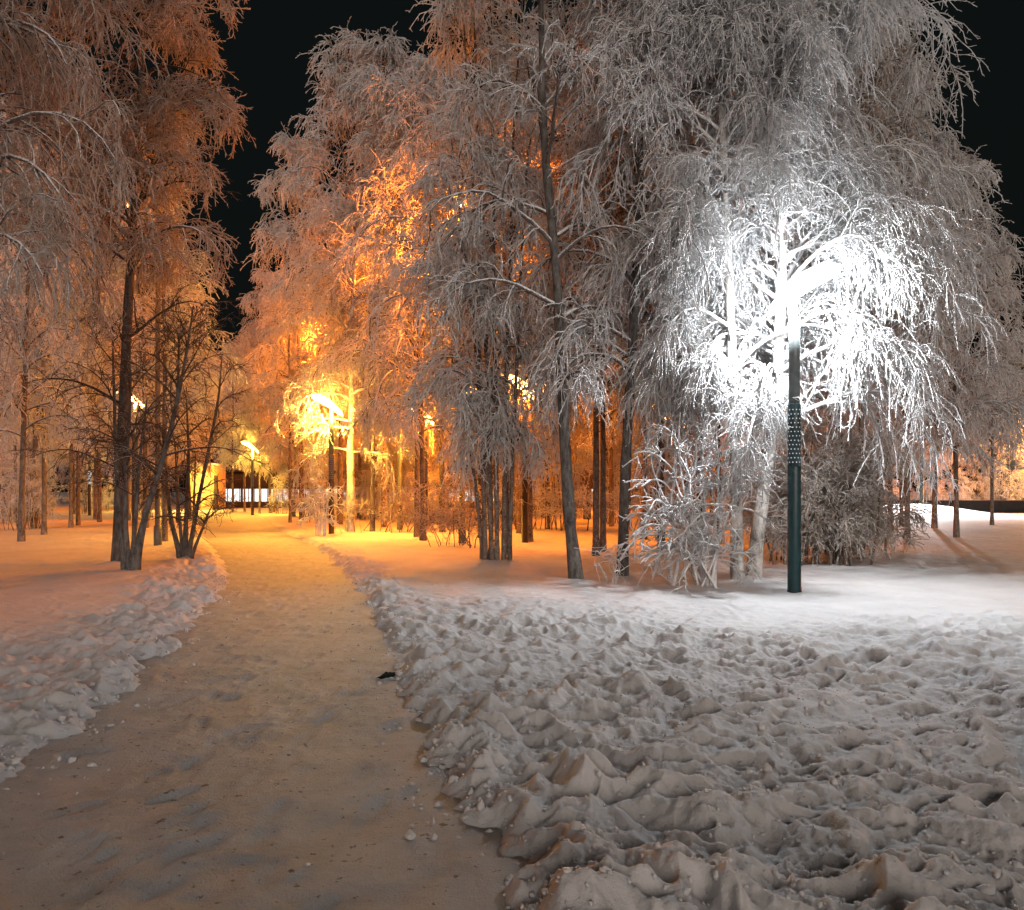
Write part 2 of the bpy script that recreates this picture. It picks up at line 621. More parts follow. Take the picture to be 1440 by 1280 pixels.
def sprout(rng, P, Rd, n_per, t0, t1, ang, ang_sd=0.2):
    """n_per children on every polyline: start points, directions, parent radius, parent index, t"""
    n, k = P.shape[:2]
    t = (np.arange(n_per)[None] + rng.random((n, n_per))) / n_per
    t = t0 + (t1 - t0) * t
    t = t.ravel()
    idx = np.repeat(np.arange(n), n_per)
    s = np.minimum(t * (k - 1), k - 1 - 1e-6)
    i = s.astype(int)
    f = (s - i)[:, None]
    a, b = P[idx, i], P[idx, i + 1]
    S = a * (1 - f) + b * f
    T = nrm(b - a)
    rr = Rd[idx, i] * (1 - f[:, 0]) + Rd[idx, i + 1] * f[:, 0]
    q = nrm(np.cross(T, rng.normal(size=T.shape)))
    an = ang + ang_sd * rng.normal(size=len(T))
    D = T * np.cos(an)[:, None] + q * np.sin(an)[:, None]
    return S, D, rr, idx, t


def tubes(P, Rd, k=3, mi=0):
    n, m = P.shape[:2]
    T = np.empty_like(P)
    T[:, 1:-1] = P[:, 2:] - P[:, :-2] if m > 2 else 0
    T[:, 0] = P[:, 1] - P[:, 0]
    T[:, -1] = P[:, -1] - P[:, -2]
    T = nrm(T)
    ref = np.where(np.abs(T[:, :1, 2:3]) > 0.8, np.array([1.0, 0.2, 0.1]), np.array([0.1, 0.2, 1.0]))
    A = nrm(np.cross(T, np.broadcast_to(ref, T.shape)))
    B = np.cross(T, A)
    ph = np.arange(k) * 2 * np.pi / k
    V = P[:, :, None] + Rd[:, :, None, None] * (A[:, :, None] * np.cos(ph)[None, None, :, None] + B[:, :, None] * np.sin(ph)[None, None, :, None])
    base = (np.arange(n) * m * k)[:, None, None] + (np.arange(m - 1) * k)[None, :, None]
    j = np.arange(k)[None, None]
    j2 = (j + 1) % k
    Q = np.stack([base + j, base + j2, base + k + j2, base + k + j], -1).reshape(-1, 4)
    return V.reshape(-1, 3), Q, mi


def resample(pts, n):
    pts = np.asarray(pts, float)
    s = np.concatenate([[0], np.cumsum(np.linalg.norm(np.diff(pts, axis=0), axis=1))])
    t = np.linspace(0, s[-1], n)
    # Catmull-like smoothing by interpolation then averaging
    q = np.stack([np.interp(t, s, pts[:, c]) for c in range(3)], -1)
    for _ in range(3):
        q[1:-1] = 0.25 * q[:-2] + 0.5 * q[1:-1] + 0.25 * q[2:]
    return q


def stem_line(rng, base, lean, H, n=26, wob=0.012, curve=0.0):
    """a trunk from base, leaning (dx,dy per metre), total height H"""
    t = np.linspace(0, 1, n)
    z = t * H
    k = t ** (1 + curve) if curve >= 0 else t ** (1 / (1 - curve))
    x = base[0] + lean[0] * H * k + np.cumsum(rng.normal(0, wob, n)) * t
    y = base[1] + lean[1] * H * k + np.cumsum(rng.normal(0, wob, n)) * t
    return np.stack([x, y, z], -1)


def trunk_mesh(line, r0, r1, mats, seed=0, k=12, flare=1.35):
    rng = np.random.default_rng(seed)
    n = len(line)
    t = np.linspace(0, 1, n)
    rad = (r0 * (1 - t) ** 0.8 + r1) * (1 + (flare - 1) * np.exp(-line[:, 2] / 0.18))
    rad = rad * (1 + 0.05 * rng.normal(size=n))
    line = line.copy()
    line[0, 2] -= 0.25
    V, Q, _ = tubes(line[None], rad[None], k)
    return mesh_np('trunk', V, Q, mats), rad


def crown(rng, lines, rads, cb, cr, n1=40, n2=9, n3=8, n4=5, weep=0.55, twig=0.011, l3=(0.35, 0.8), l4=(0.05, 0.14),
          elev=(35, 62), keep=None, az_scale=None, low=0.6, l2=(0.30, 0.5), top_limit=None):
    """limbs from the stems -> branches -> hanging twigs -> frost spurs. Returns two lists of tube parts."""
    H = max(l[-1, 2] for l in lines)
    S, D, L, RR = [], [], [], []
    for ln, rd in zip(lines, rads):
        h = ln[-1, 2]
        z = np.sort(cb + (h * 0.985 - cb) * rng.random(n1) ** 0.92)
        u = (z - cb) / (H - cb)
        az = np.arange(n1) * 2.39996 + rng.uniform(0, 6.28) + rng.normal(0, 0.4, n1)
        el = np.radians(elev[0] + (elev[1] - elev[0]) * u + rng.normal(0, 7, n1))
        s = np.stack([np.interp(z, ln[:, 2], ln[:, c]) for c in range(3)], -1)
        l = cr * (0.22 + 0.78 * np.sqrt(np.clip(1 - u, 0, 1))) * rng.uniform(0.72, 1.12, n1) * np.minimum(1, low + 1.8 * u)
        d = np.stack([np.cos(az) * np.cos(el), np.sin(az) * np.cos(el), np.sin(el)], -1)
        if az_scale is not None:
            l = l * az_scale(az)
        S.append(s); D.append(d); L.append(l * 1.25)
        RR.append(np.clip(np.interp(z, ln[:, 2], rd) * 0.55, 0.012, 0.055))
    S, D, L, RR = map(np.concatenate, (S, D, L, RR))
    P1 = grow(rng, S, D, L, 9, 0.22 + weep * 0.35, 0.08)
    R1 = radii(RR, twig * 1.1, P1)
    if keep is not None:
        k = keep(P1, 0.7)
        P1, R1, L = P1[k], R1[k], L[k]
    s, d, r, i, t = sprout(rng, P1, R1, n2, 0.15, 1.0, 0.75)
    d[:, 2] += 0.15
    P2 = grow(rng, s, d, L[i] * rng.uniform(*l2, len(i)) * (1.15 - 0.5 * t), 6, 0.25 + weep * 0.5, 0.14)
    R2 = radii(np.minimum(r * 0.6, 0.02), twig, P2)
    if keep is not None:
        k = keep(P2)
        P2, R2 = P2[k], R2[k]
    s, d, r, i, t = sprout(rng, P2, R2, n3, 0.1, 1.0, 0.7)
    P3 = grow(rng, s, d, rng.uniform(*l3, len(i)), 4, weep * 1.1, 0.20)
    R3 = radii(twig * 0.95, twig * 0.7, P3)
    if keep is not None:
        k = keep(P3)
        P3, R3 = P3[k], R3[k]
    s, d, r, i, t = sprout(rng, P3, R3, n4, 0.05, 1.0, 0.75)
    P4 = grow(rng, s, d, rng.uniform(*l4, len(i)), 2, weep * 0.3, 0.22)
    R4 = radii(twig * 0.8, twig * 0.45, P4)
    return [tubes(P1, R1, 5), tubes(P2, R2, 4)], [tubes(P3, R3, 3), tubes(P4, R4, 3)]


def add_crown(root, limbs, twigs, m_limb, m_twig, limb_name='branches', crown_name='crown'):
    V, Q, mi = cat_mesh([(a, b, 0) for a, b, c in limbs] + [(a, b, 1) for a, b, c in twigs])
    link(crown_name, mesh_np(crown_name, V, Q, [m_limb, m_twig], mi), root)


def make_tree(name, label, cat, loc, lines, r0s, bark_m, limb_m, twig_m, seed, group=None, r1=0.012, **kw):
    rng = np.random.default_rng(seed)
    root = thing(name, label, cat, loc, 0, group)
    rads = []
    for i, ln in enumerate(lines):
        me, rd = trunk_mesh(ln, r0s[i], r1, bark_m, seed + i)
        link('trunk' if len(lines) == 1 else 'stem', me, root)
        rads.append(rd)
    if kw.pop('nocrown', False):
        return root
    limbs, tw = crown(rng, lines, rads, **kw)
    add_crown(root, limbs, tw, limb_m, twig_m)
    return root


def px_line(base, D, pts, top=None, n=26, ydrift=0.0):
    """stem from photo pixels at one distance, as local coordinates of a tree standing at base"""
    o = []
    for i, (px, py) in enumerate(pts):
        p = at(px, py, D)
        o.append((p[0] - base[0], ydrift * i, p[2] - base[2]))
    o[0] = (o[0][0], 0, 0)
    if top:
        o.append((o[-1][0] + top[0], o[-1][1] + top[1], top[2]))
    return resample(o, n)


def place(px, D):
    x = gx(px, D)
    return (x, D, gz(x, D))


LAMP = np.array([gx(1117, 12.55), 12.55, 4.35])


def near_lamp(loc, rad=1.3, floor=1.35):
    c = LAMP - np.array(loc)

    def keep(P, k=1.0):
        d = np.linalg.norm(P - c, axis=-1).min(1)
        # leave the space round the fitting and just in front of it open
        q = P + np.array(loc)
        front = (np.abs(q[:, :, 0] - LAMP[0] - 0.16) < 0.75) & (q[:, :, 1] < LAMP[1] + 0.2) & (np.abs(q[:, :, 2] - LAMP[2] - 0.05) < 0.5)
        return (d > rad * k) & ~front.any(1) & (q[:, :, 2].min(1) > floor * (k if k == 1 else 0.9))
    return keep


# ---- the tall weeping birch pair behind the white lamp
b = place(1037, 13.9)
l1 = px_line(b, 13.9, [(1037, 829), (1036, 740), (1034, 650), (1030, 540), (1026, 420), (1018, 250)], (-0.1, 0.3, 14.0), 30)
make_tree('birch_tree', 'upright white birch trunk with weeping frosted crown, just left of the white lamp post', 'birch tree', b, [l1], [0.085],
          M['bark_birch'], M['limb_white'], M['rime'], 11, 'white weeping birches behind the lamp',
          cb=2.9, cr=2.6, n1=62, n2=12, n3=11, n4=7, weep=0.85, twig=0.0098, l3=(0.4, 0.95), keep=near_lamp(b, floor=2.1),
          az_scale=lambda a: np.where(np.sin(a) < -0.2, 0.50, 1.0))
b = place(1060, 14.2)
l1 = px_line(b, 14.2, [(1058, 829), (1066, 740), (1078, 660), (1092, 560), (1098, 430), (1100, 330), (1104, 200)], (0.2, 0.4, 15.0), 30)
make_tree('birch_tree', 'leaning white birch trunk with black marks and wide weeping frosted crown, right against the lamp', 'birch tree', b, [l1], [0.10],
          M['bark_birch'], M['limb_white'], M['rime'], 12, 'white weeping birches behind the lamp',
          cb=2.1, cr=3.05, n1=96, n2=13, n3=11, n4=7, weep=0.85, twig=0.0098, l3=(0.4, 1.0), keep=near_lamp(b), low=1.0,
          az_scale=lambda a: np.where(np.sin(a) < -0.2, 0.60, 1.0) * (1 + 0.06 * np.maximum(0, np.cos(a))))

# ---- curved dark trunk and its neighbour
b = place(811, 14.2)
l1 = px_line(b, 14.2, [(812, 826), (801, 760), (799, 690), (792, 600), (789, 500), (784, 400), (777, 320), (768, 240), (764, 190)], (-0.1, 0.2, 13.2), 34)
make_tree('birch_tree', 'tree with dark sinuous bare trunk bending at its foot, frosted branches', 'birch tree', b, [l1], [0.095],
          M['bark_dark'], M['limb'], M['frost'], 21, 'dark trunked trees left of the lamp',
          cb=3.2, cr=2.3, n1=26, n2=7, n3=7, n4=5, weep=0.5, twig=0.010, l3=(0.3, 0.7))
b = place(875, 14.9)
l1 = px_line(b, 14.9, [(875, 821), (877, 740), (880, 640), (886, 540), (892, 440), (896, 340)], (0.3, 0.3, 13.8), 30)
make_tree('birch_tree', 'tree with straight dark trunk among white frosted branches, right of the sinuous trunk', 'birch tree', b, [l1], [0.09],
          M['bark_dark'], M['limb'], M['rime'], 22, 'dark trunked trees left of the lamp',
          cb=2.9, cr=2.4, n1=30, n2=8, n3=8, n4=5, weep=0.75, twig=0.0105, l3=(0.35, 0.8))

# ---- grey multi-stemmed clump, centre
b = place(692, 17.5)
rng = np.random.default_rng(31)
LN = [stem_line(rng, (dx, dy), (lx, ly), h, 24, 0.02, 0.3) for dx, dy, lx, ly, h in
      ((-0.14, 0.0, -0.045, 0.02, 11.5), (-0.02, 0.1, -0.03, 0.03, 12.8), (0.10, -0.05, -0.012, -0.01, 13.2), (0.24, 0.06, 0.012, 0.02, 12.0),
       (0.36, 0.0, 0.045, 0.0, 10.0), (-0.20, 0.1, -0.16, 0.03, 7.0), (0.0, -0.1, -0.09, -0.03, 8.5))]
make_tree('multi_stem_birch', 'grey clump of seven frosted stems rising from one foot, centre of the snow edge', 'birch tree', b, LN,
          [0.038, 0.042, 0.04, 0.04, 0.035, 0.03, 0.035], M['bark_mid'], M['limb'], M['frost'], 32,
          cb=2.2, cr=1.6, n1=16, n2=7, n3=7, n4=4, weep=0.7, twig=0.0115, l3=(0.35, 0.8))

# ---- left: dark trunk with frosted top
b = place(168, 17.5)
l1 = px_line(b, 17.5, [(166, 800), (168, 740), (171, 640), (175, 540), (180, 430), (186, 330), (190, 250)], (0.3, 0.2, 14.5), 34)
T1 = make_tree('birch_tree', 'tall straight dark tree at left with frosted top and bare lower branches', 'birch tree', b, [l1], [0.115],
               M['bark_dark'], M['limb'], M['rough_frost'], 41, 'trees at the left of the path',
               cb=5.2, cr=2.35, n1=60, n2=11, n3=10, n4=6, weep=0.35, twig=0.0105, l3=(0.3, 0.6), elev=(30, 60))
rng = np.random.default_rng(42)
lim, tw = crown(rng, [l1], [np.full(len(l1), 0.07)], cb=1.2, cr=2.0, n1=24, n2=6, n3=4, n4=2, weep=0.1, twig=0.006, l3=(0.2, 0.5), elev=(25, 45))
zmax = 6.5
link('lower_crown', mesh_np('lower_crown', *[(lambda V, Q: (V, Q))(*cat_mesh(lim + tw)[:2])][0], M['bare']), T1)

# dark forked stems in front of it
b = place(186, 15.4)
rng = np.random.default_rng(43)
LN = [px_line(b, 15.4, p, t, 24) for p, t in (
    ([(176, 815), (168, 740), (163, 640), (160, 540), (158, 470)], None),
    ([(181, 815), (176, 740), (178, 640), (184, 560), (182, 480)], None),
    ([(187, 815), (205, 720), (225, 660), (244, 590), (262, 500), (272, 430)], None),
    ([(192, 815), (202, 740), (214, 690), (238, 620), (250, 560), (252, 470)], None),
    ([(184, 815), (190, 740), (196, 650), (207, 560)], None))]
make_tree('bare_shrub', 'dark bare forked stems leaning right at the left snow edge, before the tall trunk', 'shrub', b, LN,
          [0.04, 0.04, 0.055, 0.04, 0.03], M['bark_dark'], M['bare'], M['bare'], 44, 'bare dark shrubs left of the path',
          cb=0.9, cr=1.35, n1=11, n2=5, n3=4, n4=2, weep=0.05, twig=0.0055, l3=(0.15, 0.45), elev=(30, 60))
b = place(262, 19.0)
LN = [px_line(b, 19.0, p, None, 20) for p in (
    ([(254, 790), (240, 730), (232, 660), (228, 600)]), ([(260, 790), (262, 720), (266, 640), (262, 560)]),
    ([(264, 790), (276, 720), (292, 640), (308, 560), (312, 500)]), ([(268, 790), (284, 745), (296, 715)]),
    ([(257, 790), (250, 700), (246, 620)]))]
make_tree('bare_shrub', 'thin fan of bare stems where the left snowbank meets the glowing path', 'shrub', b, LN,
          [0.045, 0.05, 0.045, 0.03, 0.03], M['bark_dark'], M['bare'], M['bare'], 45, 'bare dark shrubs left of the path',
          cb=0.7, cr=1.1, n1=7, n2=4, n3=4, n4=2, weep=0.05, twig=0.0065, l3=(0.15, 0.4), elev=(35, 60))

# overhanging frosted crown at the far left (trunk outside the picture)
b = (gx(-110, 11.5), 11.5, gz(gx(-110, 11.5), 11.5))
rng = np.random.default_rng(46)
make_tree('weeping_birch', 'grey frosted weeping crown hanging in from the left edge', 'birch tree', b, [stem_line(rng, (0, 0), (0.01, 0.02), 13.0)], [0.15],
          M['bark_mid'], M['limb'], M['rough_frost'], 47, 'trees at the left of the path',
          cb=2.9, cr=3.1, n1=60, n2=11, n3=12, n4=6, weep=0.8, twig=0.0088, l3=(0.35, 0.9))

# ---- frosted shrub left of the birch pair


def shrub(name, label, px, D, seed, n=16, H=(1.2, 3.2), spread=0.5, r=0.02, mats=('limb_white', 'limb_white', 'rime'), weep=0.15, twig=0.011,
          group=None, n1=9, n2=5, n3=4, n4=3, foot=0.35, cr=0.7, squash=0.7):
    b = place(px, D)
    rng = np.random.default_rng(seed)
    L = []
    for i in range(n):
        h = rng.uniform(*H)
        a = rng.uniform(0, 6.28)
        s = rng.uniform(0.1, 1.0) * spread
        q = rng.normal(0, foot * 0.5, 2)
        L.append(stem_line(rng, (q[0], q[1] * squash), (math.cos(a) * s, math.sin(a) * s * squash), h, 12, 0.05, -0.5))
    root = thing(name, label, 'shrub', b, 0, group)
    rads, parts = [], []
    for i, ln in enumerate(L):
        t = np.linspace(0, 1, len(ln))
        rd = r * rng.uniform(0.6, 1.2) * (1 - 0.7 * t)
        ln[0, 2] -= 0.1
        parts.append(tubes(ln[None], rd[None], 6))
        rads.append(rd)
    V, Q, _ = cat_mesh(parts)
    link('stems', mesh_np('stems', V, Q, M[mats[0]]), root)
    lim, tw = crown(rng, L, rads, cb=0.35, cr=cr, n1=n1, n2=n2, n3=n3, n4=n4, weep=weep, twig=twig, l3=(0.12, 0.4), l4=(0.04, 0.10), elev=(25, 55), low=0.8)
    V, Q, _ = cat_mesh(lim + tw)
    link('twigs', mesh_np('twigs', V, Q, M[mats[2]]), root)
    return root


shrub('frosted_shrub', 'white frosted shrub with arching stems left of the white birch trunks', 978, 13.6, 51, 15, (1.3, 3.3), 0.50, 0.034, cr=0.8, foot=0.5, n1=6, n2=3, n3=3, n4=2, twig=0.014)
shrub('frosted_shrub', 'dense brownish thicket of rimed stems right behind the lamp post', 1160, 17.3, 52, 26, (1.2, 3.0), 0.32, 0.03,
      ('bark_mid', 'limb', 'rough_frost'), group='thickets right of the lamp', foot=0.9, twig=0.010)
shrub('frosted_shrub', 'rimed thicket at the foot of the slope, right of the thicket behind the lamp', 1196, 19.5, 53, 18, (1.2, 3.4), 0.25, 0.035,
      ('bark_mid', 'limb', 'rough_frost'), group='thickets right of the lamp', foot=0.6, twig=0.010)
shrub('frosted_shrub', 'small golden frosted shrub beside the path lamp', 449, 28.2, 54, 6, (1.2, 2.6), 0.35, 0.035, cr=0.7, foot=0.2, twig=0.015, n1=4, n2=3, n3=2, n4=1)
shrub('frosted_shrub', 'thin low shrub at the dark tree trunks near the birches', 1100, 18.5, 55, 9, (0.8, 2.2), 0.3, 0.02,
      ('bark_dark', 'limb', 'frost'), foot=0.4, twig=0.008)
shrub('frosted_shrub', 'low brush under the trees right of the golden birch', 545, 31.0, 56, 14, (0.6, 1.6), 0.5, 0.02,
      ('bark_mid', 'limb', 'rough_frost'), foot=1.6, twig=0.010, n1=4, n2=3, n3=3, n4=2)
shrub('frosted_shrub', 'low brush left of the grey multi-stemmed clump', 632, 23.0, 57, 14, (0.8, 2.2), 0.6, 0.018,
      ('bark_mid', 'limb', 'rough_frost'), foot=1.0, twig=0.008, n1=5, n2=3, n3=3, n4=2)
shrub('snow_shoots', 'few short frosted shoots standing up from the snow before the straight dark trunk', 872, 14.0, 58, 7, (0.2, 0.55), 0.4, 0.007,
      ('limb_white', 'limb_white', 'rime'), n1=3, n2=2, n3=1, n4=1, twig=0.006, cr=0.16, foot=0.35)

# ---- birch lit by the near orange lamp
b = place(492, 31.0)
rng = np.random.default_rng(61)
l1 = px_line(b, 31.0, [(492, 752), (494, 700), (492, 640), (496, 560), (492, 480)], (0.3, 0.3, 12.5), 26)
make_tree('birch_tree', 'golden lit birch close behind the path lamp, branches reaching over it', 'birch tree', b, [l1], [0.15],
          M['bark_birch'], M['limb_white'], M['rime'], 62, cb=2.6, cr=2.6, n1=40, n2=8, n3=7, n4=4, weep=0.35, twig=0.016, l3=(0.3, 0.7), elev=(15, 60))

# ---- prototypes for the grove


def proto(name, label, loc, seed, H, r0, cb, cr, n1, n2, n3, n4, weep, twig, bark_m='bark_mid', twig_m='frost', stems=1, group=None, **kw):
    rng = np.random.default_rng(seed)
    if stems == 1:
        LN = [stem_line(rng, (0, 0), rng.normal(0, 0.012, 2), H, 26, 0.02, 0.5)]
        rs = [r0]
    else:
        LN, rs = [], []
        for i in range(stems):
            a = i * 6.28 / stems + rng.uniform(0, 1)
            LN.append(stem_line(rng, (0.12 * math.cos(a), 0.12 * math.sin(a)), (0.07 * math.cos(a), 0.07 * math.sin(a)), H * rng.uniform(0.75, 1), 22, 0.02, 0.2))
            rs.append(r0 * rng.uniform(0.6, 0.9))
    return make_tree(name, label, 'birch tree', loc, LN, rs, M[bark_m], M['limb'], M[twig_m], seed, group, cb=cb, cr=cr, n1=n1, n2=n2, n3=n3, n4=n4, weep=weep, twig=twig, **kw)


PROTOS = dict(
    tall=('tall weeping birch', dict(seed=101, H=17.0, r0=0.09, cb=3.2, cr=2.5, n1=54, n2=8, n3=8, n4=4, weep=0.7, twig=0.0165, l3=(0.4, 0.9))),
    wide=('broad frosted birch', dict(seed=102, H=14.0, r0=0.085, cb=2.6, cr=2.9, n1=48, n2=9, n3=8, n4=4, weep=0.55, twig=0.0165, l3=(0.4, 0.8))),
    slim=('slim frosted birch', dict(seed=103, H=12.5, r0=0.065, cb=3.4, cr=1.7, n1=40, n2=7, n3=7, n4=3, weep=0.5, twig=0.0165, l3=(0.35, 0.7))),
    fork=('many-stemmed birch', dict(seed=104, H=11.5, r0=0.07, cb=2.6, cr=1.7, n1=16, n2=7, n3=7, n4=3, weep=0.5, twig=0.0165, l3=(0.35, 0.7), stems=4)),
    lean=('leaning thin birch', dict(seed=105, H=14.5, r0=0.07, cb=3.0, cr=2.0, n1=42, n2=8, n3=7, n4=3, weep=0.6, twig=0.0165, l3=(0.35, 0.8), twig_m='rough_frost')),
)

# hand-placed trees: kind, px, D, scale
SPOTS = [
    ('tall', 540, 35, 1.16), ('tall', 478, 38, 1.24), ('wide', 595, 25.5, 0.95), ('slim', 586, 27.5, 1.1), ('tall', 622, 31, 1.02),
    ('tall', 424, 44, 1.16), ('wide', 505, 47, 1.05), ('wide', 440, 56, 1.0),
    ('slim', 745, 25, 1.15), ('slim', 838, 20, 1.05), ('lean', 848, 21, 0.9), ('tall', 730, 29, 1.0), ('slim', 712, 21, 0.95), ('lean', 770, 33, 1.1),
    ('wide', 690, 36, 1.1), ('tall', 905, 26, 1.0), ('lean', 930, 19.5, 1.0), ('tall', 985, 22, 1.0), ('slim', 1010, 24, 1.1),
    ('tall', 1180, 21.5, 0.95), ('wide', 1110, 25, 1.1), ('lean', 1210, 18.5, 0.85), ('tall', 1238, 27, 1.0), ('lean', 1252, 28.5, 1.0),
    ('tall', 1268, 38, 0.95), ('wide', 1314, 34, 1.02), ('tall', 1276, 24.0, 0.80), ('wide', 1345, 27, 0.82), ('slim', 1395, 37, 1.0),
    ('lean', 22, 40, 1.0), ('slim', 62, 29, 1.1), ('tall', 48, 34, 1.0), ('slim', 100, 34, 1.1), ('lean', 110, 37, 1.0), ('wide', 30, 25, 0.9),
    ('tall', 140, 40, 1.0), ('wide', 205, 34, 1.0), ('slim', 232, 26, 1.05), ('tall', 190, 47, 1.0), ('lean', 250, 40, 0.9), ('fork', 270, 46, 0.95),
    ('tall', 380, 60, 1.0), ('slim', 327, 62, 1.0), ('slim', 344, 64, 1.05), ('wide', 385, 62, 0.95), ('slim', 365, 58, 0.9), ('slim', 408, 40.5, 0.95), ('fork', 412, 50, 0.95),
    ('tall', 800, 40, 0.95), ('tall', 860, 36, 1.0), ('tall', 950, 33, 1.0), ('wide', 1040, 36, 1.0), ('tall', 1110, 44, 1.0), ('tall', 1180, 50, 1.0),
]
rng = np.random.default_rng(200)
kinds = ['slim', 'slim', 'lean', 'fork', 'tall', 'slim']
n_try = 0
while len(SPOTS) < 118 and n_try < 4000:
    n_try += 1
    D = rng.uniform(30, 63)
    px = rng.uniform(-60, 1250)
    x = gx(px, D)
    L_, R_ = np.interp(D, PY, PL), np.interp(D, PY, PR)
    if L_ - 1.4 < x < R_ + 1.0:
        continue
    if 285 < px < 425 and D < 57:
        continue
    if 425 < px < 500 and D < 34:
        continue
    if px < 285 and abs(x + 24) < 4 and D > 45:
        continue
    if 180 < px < 200 or 838 < px < 852:
        continue
    if px > 1180 and D < 40:
        continue
    if min(math.hypot(x - gx(p, d), D - d) for k, p, d, s in SPOTS) < 2.3:
        continue
    if min(abs(px - p) for k, p, d, s in SPOTS) < 3.5:
        continue
    SPOTS.append((kinds[int(rng.integers(len(kinds)))], px, D, rng.uniform(0.85, 1.08)))

ORD = ['first', 'second', 'third', 'fourth', 'fifth', 'sixth', 'seventh', 'eighth', 'ninth', 'tenth', 'eleventh', 'twelfth',
       'thirteenth', 'fourteenth', 'fifteenth', 'sixteenth', 'seventeenth', 'eighteenth', 'nineteenth', 'twentieth']
ZONES = [(-200, 165, 'left of the tall dark trunk'), (165, 300, 'between the dark forked stems and the path'),
         (300, 466, 'between the yellow wall and the nearer orange lamp'), (466, 690, 'between the nearer orange lamp and the grey clump'),
         (690, 811, 'between the grey clump and the sinuous trunk'), (811, 1037, 'between the sinuous trunk and the white birches'),
         (1037, 1225, 'behind the white lamp post'), (1225, 2000, 'right of the white lamp by the black wall')]
done = {}
for z0, z1, zt in ZONES:
    for kind in PROTOS:
        grp = sorted([s for s in SPOTS if z0 <= s[1] < z1 and s[0] == kind], key=lambda s: s[1])
        for i, (k, px, D, s) in enumerate(grp):
            nm = PROTOS[kind][0]
            lab = f'{nm} {zt}' if len(grp) == 1 else f'{ORD[i]} {nm} from the left {zt}'
            x = gx(px, D)
            loc = (x, D, gz(x, D))
            rz = float(rng.uniform(0, 6.28))
            if kind not in done:
                p = dict(PROTOS[kind][1])
                done[kind] = proto('grove_birch', lab, loc, group='birches of the frosted grove', **p)
                done[kind].rotation_euler.z = rz
                done[kind].scale = (s,) * 3
            else:
                copy_tree(done[kind], loc, rz, s, lab, 'birches of the frosted grove')

# trees beyond the road
FAR = [(p, float(rng.uniform(80, 105)), float(rng.uniform(0.75, 1.0))) for p in np.linspace(-60, 1190, 42) + rng.uniform(-9, 9, 42) if not 262 < p < 300]
TEN = ['', 'twenty', 'thirty', 'forty']
for i, (px, D, s) in enumerate(FAR):
    kd = ('wide', 'slim', 'tall', 'lean')[i % 4]
    n_ = i + 1
    word = ORD[i] if n_ <= 20 else (TEN[n_ // 10 - 1] + '-' + ORD[n_ % 10 - 1] if n_ % 10 else {30: 'thirtieth', 40: 'fortieth'}[n_])
    if D < 88:
        D += 8
    copy_tree(done[kd], (gx(px, D), D, 0.05), float(rng.uniform(0, 6.28)), s * (1.35 if 285 < px < 430 else 1.0), f'{word} from the left in the farthest row of frosted trees, beyond the road', 'farthest frosted trees beyond the road')

# undergrowth: thin frosted saplings between the trunks
sap0 = None
SAP = []
tries = 0
while len(SAP) < 46 and tries < 3000:
    tries += 1
    D = rng.uniform(30, 64)
    px = rng.uniform(-30, 1230)
    x = gx(px, D)
    L_, R_ = np.interp(D, PY, PL), np.interp(D, PY, PR)
    if L_ - 2.0 < x < R_ + 1.6 or (425 < px < 500 and D < 40) or (300 < px < 425 and D < 56) or (px > 1180 and D < 50) or 255 < px < 310:
        continue
    if SAP and min(abs(px - q[0]) for q in SAP) < 8:
        continue
    SAP.append((px, D))
SAP.sort()
for i, (px, D) in enumerate(SAP):
    n_ = i + 1
    word = ORD[i] if n_ <= 20 else (TEN[n_ // 10 - 1] + '-' + ORD[n_ % 10 - 1] if n_ % 10 else {30: 'thirtieth', 40: 'fortieth'}[n_])
    lab = f'{word} from the left of the low frosted saplings under the far trees'
    if sap0 is None:
        sap0 = shrub('frosted_sapling', lab, px, D, 71, 12, (1.4, 3.6), 0.35, 0.022, ('bark_mid', 'limb', 'frost'), foot=0.9, twig=0.012,
                     n1=6, n2=4, n3=3, n4=2, group='saplings under the far trees')
    else:
        copy_tree(sap0, place(px, D), float(rng.uniform(0, 6.28)), float(rng.uniform(0.7, 1.2)), lab, 'saplings under the far trees')

# orange bushes beyond the wall at the far right
for i, (px, D, s, lab) in enumerate(((1420, 66, 0.62, 'round frosted tree glowing orange beyond the black wall at the right edge'),
                                     (1375, 68, 0.50, 'low frosted tree glowing orange beyond the wall, left of the round one'),
                                     (1335, 65, 0.52, 'small frosted tree lit orange beyond the wall, behind the snow heap'),
                                     (1465, 70, 0.6, 'frosted tree lit orange beyond the wall, cut by the right edge'),
                                     (1290, 68, 0.5, 'small frosted tree lit orange beyond the wall, left of the snow heap'),
                                     (1240, 66, 0.55, 'small frosted tree lit orange beyond the wall, right of the thickets'))):
    x = gx(px, D)
    copy_tree(done['wide'], (x, D, 0.0 - 1.2), i * 1.3, (s * 1.15, s * 1.15, s), lab, 'orange lit trees beyond the wall')


